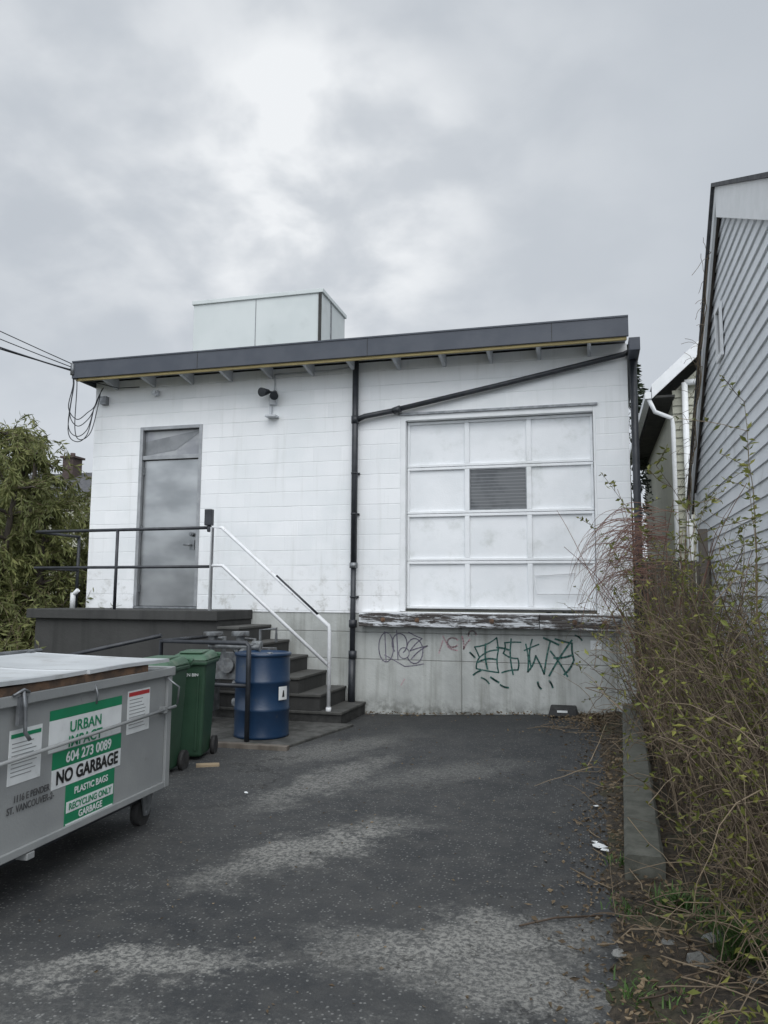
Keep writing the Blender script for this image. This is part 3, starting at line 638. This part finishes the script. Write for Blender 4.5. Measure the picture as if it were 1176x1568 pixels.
bx('bottom_bracket',M_dump,K,-.05,.02,-1.46,-1.40,.20,.235)
bx('bottom_channel',M_black,K,-.8,-.1,-L+.1,-.1,.17,.235,bevel=0)
FX=Matrix(((0,0,1,0),(1,0,0,0),(0,1,0,0),(0,0,0,1)))
def sign(nm,mat,y0,y1,z0,z1,x=.003):
    m=MB();m.box(.0005,x,y0,y1,z0,z1);return m.obj(nm,mat,K)
def Y(y): return y+4.9
sign('sign_name',M_swhite,Y(-6.21),Y(-5.51),.70,.87)
sign('sign_name_band',M_sgreen,Y(-6.21),Y(-5.51),.871,.925)
sign('sign_phone',M_sgreen,Y(-6.17),Y(-5.50),.605,.695)
sign('sign_garbage',M_swhite,Y(-6.17),Y(-5.50),.50,.604)
sign('sign_recycling',M_sgreen,Y(-6.04),Y(-5.56),.27,.498)
sign('sign_recycling_w1',M_swhite,Y(-6.03),Y(-5.57),.345,.405,.0045)
sign('sign_recycling_w2',M_swhite,Y(-6.03),Y(-5.57),.275,.288,.0045)
sign('sign_list',M_swhite,Y(-6.52),Y(-6.27),.60,.87)
sign('sign_info',M_swhite,Y(-5.44),Y(-5.17),.67,.94)
sign('sign_info_red',M_sred,Y(-5.43),Y(-5.18),.905,.93,.0045)
sign('sign_list_green',M_sgreen,Y(-6.51),Y(-6.28),.83,.85,.0045)
m=MB()
for k in range(9):
    for (a,b_,z) in ((-6.50,-6.30-.05*R.random(),.80-.02*k),(-5.42,-5.22-.06*R.random(),.88-.022*k)):
        m.box(.003,.0042,Y(a),Y(b_),z,z+.005)
m.obj('sign_print_lines',M_sgrey,K)
def tx(nm,s,mat,y,z,size,xs=1,al='CENTER',x=.006,bold=.012): text(nm,s,mat,K,(x,Y(y),z),size,FX,al,xs,bold)
tx('txt_urban','URBAN',M_sgreen,-5.88,.812,.085,1.1)
tx('txt_impact','IMPACT',M_sgreen,-5.88,.732,.085,1.1)
tx('txt_phone','604 273 0089',M_swhite,-5.835,.65,.080,1.0,bold=.02)
tx('txt_nogarbage','NO GARBAGE',M_sblack,-5.835,.553,.098,.97,bold=.03)
tx('txt_plastic','PLASTIC BAGS',M_swhite,-5.80,.453,.052,1.0,bold=.02)
tx('txt_recycling','RECYCLING ONLY',M_sgreen,-5.80,.374,.050,1.0,bold=.02)
tx('txt_garbage','GARBAGE',M_swhite,-5.80,.315,.052,1.0,bold=.02)
tx('txt_address','1116 E PENDER\nST. VANCOUVER-2-',M_stencil,-6.33,.50,.05,.85)
# ---------------------------------------------------------------- bait box
A=empty('black_bait_station')
m=MB();m.hexa([(-.53,-.28,.15),(-.17,-.28,.15),(-.17,-.08,.15),(-.53,-.08,.15),(-.50,-.25,.25),(-.20,-.25,.25),(-.20,-.08,.27),(-.50,-.08,.27)]);m.obj('shell',M_rubber,A,.015)
m=MB();m.box(-.42,-.30,-.272,-.262,.20,.225);m.obj('label',M_swhite,A)
# ---------------------------------------------------------------- right house
H=empty('white_sided_house')
xw=1.45;xb=1.36
pk=(-1.47,5.84);lf=(1.62,2.94)
def yl(z): return 1.45 if z<=3.08 else pk[0]+(pk[1]-z)*(lf[0]-pk[0])/(pk[1]-lf[1])
def yrr(z): return max(-8.0,pk[0]-(pk[1]-z)/.51)
m=MB();z=-.1;st=.14
while z<pk[1]-.02:
    z1=min(z+st,pk[1]-.01)
    a0,a1=yl(z),yl(z1);b0,b1=yrr(z),yrr(z1)
    m.quad((xw-.022,b0,z),(xw-.022,a0,z),(xw-.002,a1,z1),(xw-.002,b1,z1))
    m.quad((xw-.022,a0,z),(xw-.022,b0,z),(xw,b0,z),(xw,a0,z))
    z=z1
m.obj('lap_siding',M_siding,H)
m=MB();m.poly([(xw+.003,-8,-.1),(xw+.003,1.45,-.1),(xw+.003,1.45,3.0),(xw+.003,pk[0],pk[1]),(xw+.003,-8,pk[1]-.51*6.53)]);m.quad((xw,1.45,-.1),(8,1.45,-.1),(8,1.45,3.0),(xw,1.45,3.0));m.obj('wall_sheathing',M_siding,H)
m=MB();m.box(xw-.04,xw+.02,1.40,1.48,-.1,3.0);m.obj('corner_board',M_white,H,.003)
pa=Vector((0,pk[0],pk[1]+.06));pb=Vector((0,lf[0]+.10,lf[1]-.10));pc=Vector((0,-8.2,pk[1]+.06-.51*6.73))
def band(m,x0,x1,p,q,dz0,dz1):
    m.hexa([(x0,p.y,p.z+dz0),(x1,p.y,p.z+dz0),(x1,q.y,q.z+dz0),(x0,q.y,q.z+dz0),(x0,p.y,p.z+dz1),(x1,p.y,p.z+dz1),(x1,q.y,q.z+dz1),(x0,q.y,q.z+dz1)])
m=MB();band(m,xb,xb+.03,pa,pb,-.17,.0);band(m,xb,xb+.03,pc,pa,-.34,.0)
m.obj('barge_boards',M_white,H,.003)
m=MB();band(m,xb+.03,xw-.023,pa,pb,-.10,-.05);band(m,xb+.03,xw-.023,pc,pa,-.10,-.05);m.obj('rake_soffit',M_oldwood,H)
m=MB();band(m,xb-.035,8,pa,pb,.002,.045);band(m,xb-.035,8,pc,pa,.002,.045);m.obj('roof',M_shingle,H)
m=MB();m.box(xw-.03,xw-.024,-1.15,-.9,4.2,4.7);m.obj('gable_window',M_glass,H)
m=MB();m.box(xw-.05,xw-.024,-1.20,-1.15,4.15,4.75);m.box(xw-.05,xw-.024,-.9,-.85,4.15,4.75);m.box(xw-.05,xw-.024,-1.15,-.9,4.7,4.75);m.box(xw-.05,xw-.024,-1.15,-.9,4.15,4.2);m.obj('window_trim',M_white,H)
# ---------------------------------------------------------------- second house behind
H2=empty('beige_gabled_house')
m=MB();m.poly([(1.55,5,-.1),(6.5,5,-.1),(6.5,5,5.4),(4.0,5,7.7),(1.55,5,5.35)]);m.poly([(1.55,5,-.1),(1.55,5,5.35),(1.55,13,5.35),(1.55,13,-.1)]);m.poly([(6.5,5,-.1),(6.5,13,-.1),(6.5,13,5.4),(6.5,5,5.4)]);m.obj('walls',M_siding2,H2)
m=MB();z=0
while z<5.3: m.quad((1.53,4.975,z),(6.5,4.975,z),(6.5,4.998,z+.14),(1.53,4.998,z+.14));z+=.15
m.obj('lap_siding',M_siding2,H2)
p0=Vector((1.15,0,5.32));p1=Vector((4.0,0,7.95));p2=Vector((6.9,0,5.32))
m=MB()
for p,q in ((p0,p1),(p1,p2)):
    m.hexa([(p.x,4.7,p.z),(q.x,4.7,q.z),(q.x,13.2,q.z),(p.x,13.2,p.z),(p.x,4.7,p.z+.1),(q.x,4.7,q.z+.1),(q.x,13.2,q.z+.1),(p.x,13.2,p.z+.1)])
m.obj('roof',M_shingle,H2)
m=MB()
for p,q in ((p0,p1),(p1,p2)):
    m.hexa([(p.x,4.66,p.z-.14),(q.x,4.66,q.z-.14),(q.x,4.695,q.z-.14),(p.x,4.695,p.z-.14),(p.x,4.66,p.z+.12),(q.x,4.66,q.z+.12),(q.x,4.695,q.z+.12),(p.x,4.695,p.z+.12)])
m.obj('barge_boards',M_white,H2,.003)
m=MB();m.box(1.03,1.14,4.66,13.2,5.18,5.30);m.tube([(1.09,4.72,5.2),(1.2,4.75,4.95),(1.50,4.9,4.85),(1.52,4.9,4.7),(1.52,4.9,.1)],.04,10);m.tube([(1.74,4.90,5.5),(1.74,4.90,.2)],.055,12);m.tube([(1.74,4.90,5.5),(2.2,4.90,5.52)],.055,12);m.obj('gutter_and_downpipes',M_white,H2)
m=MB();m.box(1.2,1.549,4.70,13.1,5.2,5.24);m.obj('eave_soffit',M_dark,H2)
# ---------------------------------------------------------------- fence
Fn=empty('wooden_fence')
m=MB()
for k in range(9): m.box(.62+k*.09,.70+k*.09,.25,.27,0,2.0+.03*R.random())
m.obj('boards',M_oldwood,Fn,.003)
m=MB();m.box(.60,1.42,.271,.31,1.5,1.59);m.box(.60,1.42,.271,.31,.5,.59);m.box(1.28,1.38,.15,.248,0,2.4);m.obj('rails',M_oldwood,Fn,.003)
# ---------------------------------------------------------------- distant house left
H3=empty('distant_gabled_house')
m=MB();m.box(-29,-22,20,27,-.1,6.0);m.obj('walls',M_siding2,H3)
m=MB();m.poly([(-29.4,19.6,5.9),(-21.6,19.6,5.9),(-21.6,23.5,7.7),(-29.4,23.5,7.7)]);m.poly([(-21.6,27.4,5.9),(-29.4,27.4,5.9),(-29.4,23.5,7.7),(-21.6,23.5,7.7)]);m.obj('roof',M_shingle,H3)
m=MB();m.box(-25.2,-24.6,22.5,23.2,6.5,8.3);m.box(-25.3,-24.5,22.4,23.3,8.3,8.4);m.tube([(-24.9,22.85,8.4),(-24.9,22.85,8.6)],.12,10);m.obj('chimney',M_brick,H3)
# ---------------------------------------------------------------- plants
def walk(p,d,L,n,jit,grav,rnd):
    pts=[Vector(p)];d=Vector(d).normalized();p=Vector(p)
    for k in range(n):
        d=(d+Vector((rnd.gauss(0,jit),rnd.gauss(0,jit),rnd.gauss(0,jit)))+Vector((0,0,-grav*(k+1)/n))).normalized()
        p=p+d*(L/n);pts.append(p.copy())
    return pts
def leaf(m,p,d,L,wd,rnd):
    d=Vector(d);d.normalize();s_=d.cross(Vector((rnd.gauss(0,1),rnd.gauss(0,1),rnd.gauss(0,1))))
    if s_.length<1e-4: return
    s_.normalize();s_*=wd/2
    nrm=s_.cross(d).normalized()*wd*.25
    m.quad(p,p+d*L*.5+s_+nrm,p+d*L,p+d*L*.5-s_+nrm)
T=empty('willow_tree')
rt=random.Random(3)
m=MB();tw=MB();lf_=MB()
def willow(bx_,by_,h,rad,nl,ntw):
    trunk=walk((bx_,by_,0),(0.03,0,1),h*.82,8,.04,0,rt)
    m.tube(trunk,[.12-.011*k for k in range(9)],8)
    for l in range(nl):
        a=rt.uniform(0,2*math.pi);ti=1+int(l*8/nl);st_=trunk[ti]
        limb=walk(st_,(math.cos(a),math.sin(a),rt.uniform(.2,1.0)),rt.uniform(.55,1)*rad*(1.1-.05*ti),6,.16,.10,rt)
        m.tube(limb,[.035-.0045*k for k in range(7)],5)
        for t_ in range(ntw):
            q=limb[rt.randint(0,6)];a2=rt.uniform(0,2*math.pi)
            tg=walk(q,(math.cos(a2),math.sin(a2),rt.uniform(.0,1.2)),rt.uniform(.4,.9),6,.14,.7,rt)
            tw.tube(tg,[.005-.0006*k for k in range(7)],3,False)
            for k in range(1,7):
                for _ in range(5):
                    base=tg[k].lerp(tg[k-1],rt.random());dd=(tg[k]-tg[k-1]).normalized()+Vector((rt.gauss(0,.6),rt.gauss(0,.6),rt.gauss(-.4,.5)))
                    leaf(lf_,base,dd,rt.uniform(.09,.18),rt.uniform(.022,.038),rt)
willow(-8.70,1.7,4.0,1.0,20,14)
willow(-9.35,1.5,4.7,1.0,20,14)
willow(-9.95,1.6,5.3,1.1,22,14)
willow(-8.35,.5,3.3,.8,16,13)
willow(-10.5,2.4,5.5,1.2,16,14)
willow(-9.0,.2,3.9,.9,18,13)
m.obj('trunk_and_limbs',M_bark,T);tw.obj('twigs',M_twig,T);lf_.obj('leaves',M_willow,T)
U=empty('evergreen_shrub')
tw=MB();lf_=MB()
for k in range(240):
    q=(rt.uniform(-10,-7.4),rt.uniform(-1.6,.6),0) if k%4 else (rt.uniform(-7.5,-6.5),rt.uniform(-1.7,-1.2),0)
    tg=walk(q,(rt.gauss(0,.3),rt.gauss(0,.3),1),rt.uniform(.8,2.0)*(1 if k%4 else .5),8,.10,.25,rt)
    tw.tube(tg,[.008-.0007*j for j in range(9)],3,False)
    for j in range(1,9):
        for _ in range(5):
            leaf(lf_,tg[j].lerp(tg[j-1],rt.random()),(rt.gauss(0,1),rt.gauss(0,1),rt.gauss(0,.6)),rt.uniform(.08,.16),rt.uniform(.022,.036),rt)
tw.obj('stems',M_twig,U);lf_.obj('leaves',M_willow,U)
Cn=empty('conifer_tree');m=MB();m.tube([(1.0,11.5,0),(1.0,11.5,8.3)],[.2,.02],8);m.obj('trunk',M_bark,Cn)
lf_=MB()
for k in range(4200):
    z=rt.uniform(1.0,8.4);rr=(8.7-z)*.26*(.35+.65*math.sqrt(rt.random()))*(1+.25*math.sin(z*9));a=rt.uniform(0,6.283)
    p=Vector((1.0+rr*math.cos(a),11.5+rr*math.sin(a),z-rr*.25))
    leaf(lf_,p,(math.cos(a),math.sin(a),rt.uniform(-.6,.2)),.22,.07,rt)
lf_.obj('needles',M_conif,Cn)
Sb=empty('overgrown_forsythia_shrub');rs=random.Random(11)
tw=MB();lf_=MB();rd=MB()
for k in range(860):
    y=rs.uniform(-6.5,-.5);x=.50+.88*rs.random()**.8
    low=k>=700
    if low: y=rs.uniform(-6.9,-5.0);x=rs.uniform(.62,1.38)
    elif y<-5.5: x=max(x,.8)
    near=smooth((y+6.5)/3.5)
    L=rs.uniform(.45,.95) if low else rs.uniform(.75,1.7)+near*.45
    if y>-1.8: L*=.9
    d=(rs.gauss(-.03,.18),rs.gauss(0,.25),1)
    if low: d=(rs.gauss(-.1,.5),rs.gauss(0,.5),.8)
    if x<.68: L*=.72
    tg=walk((x,y,gz(x,y)),d,L,10,.085,.14,rs)
    r0=rs.uniform(.003,.0075)
    tw.tube(tg,[r0*(1-.07*j) for j in range(11)],3,False)
    for b_ in range(rs.randint(3,6)):
        q=tg[rs.randint(3,10)]
        t2=walk(q,(rs.gauss(0,.7),rs.gauss(0,.7),rs.gauss(.3,.6)),rs.uniform(.15,.55),5,.2,.25,rs)
        tw.tube(t2,[.003-.0004*j for j in range(6)],3,False)
        if rs.random()<.5:
            for j in range(1,6):
                if rs.random()<.55: leaf(lf_,t2[j],(rs.gauss(0,1),rs.gauss(0,1),rs.gauss(.2,.7)),rs.uniform(.025,.055),rs.uniform(.012,.022),rs)
    if rs.random()<.4:
        for j in range(4,11):
            for _ in range(2): leaf(lf_,tg[j],(rs.gauss(0,1),rs.gauss(0,1),rs.gauss(.2,.7)),rs.uniform(.025,.05),rs.uniform(.012,.02),rs)
for (x,y,h) in ((.98,-4.6,2.75),(.9,-5.2,2.4),(1.05,-4.0,2.7),(.95,-5.6,2.2),(.8,-4.3,2.3),(1.1,-5.0,2.6),(.75,-3.0,2.5),(.85,-2.2,2.6),(.7,-1.6,2.4),(.65,-2.6,2.3),(1.15,-3.4,2.8),(.6,-1.2,2.3)):
    tg=walk((x,y,0),(rs.gauss(-.03,.05),rs.gauss(0,.08),1),h,16,.06,.06,rs);tw.tube(tg,[.008-.0004*j for j in range(17)],4,False)
    for j in range(6,17):
        for _ in range(5): leaf(lf_,tg[j].lerp(tg[j-1],rs.random()),(rs.gauss(0,1),rs.gauss(0,1),rs.gauss(.4,.6)),rs.uniform(.035,.075),rs.uniform(.014,.027),rs)
        if rs.random()<.6:
            t2=walk(tg[j],(rs.gauss(0,1),rs.gauss(0,1),.6),rs.uniform(.15,.4),5,.15,.1,rs);tw.tube(t2,.0025,3,False)
            for q in t2[1:]:
                for _ in range(2): leaf(lf_,q,(rs.gauss(0,1),rs.gauss(0,1),rs.gauss(.4,.6)),rs.uniform(.035,.06),rs.uniform(.014,.022),rs)
for k in range(130):
    p=(rs.uniform(.45,.80),rs.uniform(-2.4,-.9),rs.uniform(1.7,2.45))
    t2=walk(p,(-1,rs.gauss(0,.3),rs.uniform(-.1,.55)),rs.uniform(.55,1.15),12,.08,.5,rs)
    rd.tube(t2,[.0045-.0003*j for j in range(13)],3,False)
for k in range(30):
    p=(rs.uniform(.5,1.2),rs.uniform(-2.6,-.7),.2)
    t2=walk(p,(rs.gauss(0,.12),rs.gauss(0,.1),1),rs.uniform(1.8,2.6),12,.05,.08,rs);rd.tube(t2,[.009-.0005*j for j in range(13)],4,False)
tw.obj('stems',M_twig,Sb);rd.obj('red_canes',M_twigr,Sb);lf_.obj('leaves',M_shleaf,Sb)
Vn=empty('climbing_vine');tw=MB()
for k in range(5):
    t_=[Vector((1.325+.015*math.sin(j),1.62-.06*k-(j/30)*3.06+rs.gauss(0,.04),2.9+(j/30)*2.92-.1+rs.gauss(0,.04))) for j in range(31)][:rs.randint(14,27)]
    tw.tube(t_,.006,3,False)
    for q in t_[::2]:
        t2=walk(q,(-.5,rs.gauss(.5,.5),rs.gauss(.3,.5)),rs.uniform(.1,.35),5,.25,.3,rs);tw.tube(t2,.003,3,False)
tw.obj('stems',M_twig,Vn)
def tuft(x,y,n,h,sp_):
    m=MB()
    for k in range(n):
        a=rs.uniform(0,6.28);q=Vector((x+rs.gauss(0,sp_),y+rs.gauss(0,sp_),gz(x,y)+.02));L=h*rs.uniform(.5,1.1);d=Vector((math.cos(a)*.5,math.sin(a)*.5,1)).normalized();s_=d.cross(Vector((0,0,1))).normalized()*.004
        q1=q+d*L*.55;d2=(d+Vector((math.cos(a)*.7,math.sin(a)*.7,-.4))).normalized();q2=q1+d2*L*.45
        m.quad(q-s_,q+s_,q1+s_*.8,q1-s_*.8);m.quad(q1-s_*.8,q1+s_*.8,q2+s_*.1,q2-s_*.1)
    m.obj('grass_tuft',M_grass)
for a in ((.38,-5.62,170,.14,.05),(.62,-6.15,380,.24,.07),(.2,-6.55,90,.08,.07),(.42,-6.9,160,.12,.10),(.72,-6.7,150,.14,.09),(.14,-5.0,40,.07,.05),(.2,-5.7,70,.06,.08),(.5,-7.1,120,.1,.1),(.55,-5.75,120,.12,.08),(.8,-6.4,160,.16,.09)): tuft(*a)
m=MB();m2=MB()
for k in range(3600):
    y=rs.uniform(-7.6,-.1);x=.06+abs(rs.gauss(0,.35)) if rs.random()<.82 else .05-abs(rs.gauss(0,.15))
    if .14+(y+5.26)*.036<x<.38+(y+5.26)*.036 and y>-5.3: continue
    z=gz(x,y)+(.012 if x<.08 else .05+.03*rs.random());leaf(m,Vector((x,y,z)),(rs.gauss(0,1),rs.gauss(0,1),rs.gauss(0,.25)),rs.uniform(.015,.05),rs.uniform(.008,.024),rs)
for k in range(260):
    x=rs.uniform(-2.6,0);y=rs.uniform(-7.2,-.2)
    leaf(m,Vector((x,y,gz(x,y)+.006)),(rs.gauss(0,1),rs.gauss(0,1),rs.gauss(0,.1)),rs.uniform(.012,.03),rs.uniform(.006,.015),rs)
for k in range(900):
    if k%3: x=.1-abs(rs.gauss(0,.3));y=-.05-abs(rs.gauss(0,.5))
    else: x=rs.uniform(-2.9,.3);y=-.04-abs(rs.gauss(0,.05))
    leaf(m,Vector((x,y,gz(x,y)+.01+.03*rs.random())),(rs.gauss(0,1),rs.gauss(0,1),rs.gauss(0,.3)),rs.uniform(.02,.05),rs.uniform(.01,.025),rs)
m.obj('leaf_litter',M_dead)
for k in range(170):
    a_=k<70 or k>=110
    x=rs.uniform(-.05,.9) if a_ else rs.uniform(-.5,.2);y=rs.uniform(-7,-.6) if a_ else rs.uniform(-1.3,-.1)
    if k>=110: x=rs.uniform(.3,1.1);y=rs.uniform(-7.2,-5.4)
    if .14+(y+5.26)*.036<x<.38+(y+5.26)*.036 and y>-5.3: continue
    t2=walk((x,y,gz(x,y)+.03),(rs.gauss(0,1),rs.gauss(0,1),0),rs.uniform(.1,.45),5,.12,0,rs);m2.tube([Vector((q.x,q.y,gz(q.x,q.y)+.02+(.06 if q.x>.1 else 0))) for q in t2],.0035,4)
m2.tube([(-.36,-5.98,.012),(-.2,-5.86,.02),(.02,-5.75,.012)],.005,5)
m2.tube([(-.95,-3.35,.02),(-.86,-3.2,.03),(-.82,-3.3,.02),(-.75,-3.1,.03)],.007,5)
m2.obj('fallen_twigs',M_twig)
m=MB()
for (x,y,r_) in ((.02,-4.75,.05),(.05,-4.82,.035),(.0,-3.9,.03),(-2.62,-4.15,.02),(-.02,-4.68,.03)):
    m.poly([(x+r_*rs.uniform(.6,1.1)*math.cos(t),y+r_*rs.uniform(.5,1)*math.sin(t),gz(x,y)+.02+.012*rs.random()) for t in [k*.9 for k in range(7)]])
m.obj('paper_scraps',M_swhite)
m=MB()
for (x,y,r_) in ((.52,-6.0,.09),(.42,-6.2,.07),(.6,-6.35,.06),(.3,-6.05,.04),(.08,-6.2,.03)):
    i0=len(m.v)
    for a in range(5):
        ph=math.pi*a/4
        for b_ in range(8):
            t=b_*math.pi/4;rr=r_*(1+rs.gauss(0,.1));m.v.append((x+rr*math.sin(ph)*math.cos(t),y+rr*math.sin(ph)*math.sin(t),gz(x,y)+.03+rr*.6*math.cos(ph)))
    for a in range(4):
        for b_ in range(8): m.f.append((i0+a*8+b_,i0+(a+1)*8+b_,i0+(a+1)*8+(b_+1)%8,i0+a*8+(b_+1)%8));m.mi.append(0);m.sm.append(False)
m.obj('garden_stones',M_stone)
# ---------------------------------------------------------------- power lines
Wr=empty('power_service_lines');m=MB()
def cable(a,b_,sag,r_=.008):
    a=Vector(a);b_=Vector(b_);m.tube([a.lerp(b_,t/24)-Vector((0,0,sag*4*(t/24)*(1-t/24))) for t in range(25)],r_,5)
cable((-7.2,-.5,4.88),(-12.8,-9.2,8.4),.25,.007);cable((-7.2,-.52,4.83),(-12.8,-9.2,8.1),.35,.007);cable((-7.2,-.5,4.78),(-12.8,-9.1,7.9),.5,.012);cable((-7.22,-.5,4.8),(-12.9,-9.1,7.95),.6,.008)
for k in range(5):
    ox=rs.uniform(-.05,.05);h=rs.uniform(.6,1.0)
    ctrl=[Vector(p) for p in [(-7.2+ox,-.5,4.82),(-7.16+ox,-.47,4.6),(-7.22+ox*2,-.42,4.9-h),(-7.12+ox,-.40,4.72-h),(-7.0+ox,-.32,4.84-h),(-6.95+ox,-.25,4.3),(-7.0,-.1,4.55),(-7.0,-.03,4.65)]]
    pts=[]
    for a in range(len(ctrl)-1):
        p_0=ctrl[max(a-1,0)];p_1=ctrl[a];p_2=ctrl[a+1];p_3=ctrl[min(a+2,len(ctrl)-1)]
        for s_ in range(6):
            t=s_/6;pts.append(.5*((2*p_1)+(p_2-p_0)*t+(2*p_0-5*p_1+4*p_2-p_3)*t*t+(3*p_1-p_0-3*p_2+p_3)*t*t*t))
    m.tube(pts,.007,5)
m.tube([(-7.2,-.5,4.8),(-7.05,-.45,4.68),(-6.9,-.4,4.62),(-6.7,-.1,4.6),(-6.4,-.02,4.62)],.007,5)
m.obj('cables',M_black,Wr)
m=MB();m.tube([(-7.2,-.5,4.72),(-7.2,-.5,4.88)],.03,10);m.box(-7.02,-6.92,-.08,-.001,4.38,4.50);m.obj('insulators',M_steel,Wr)
print('done')
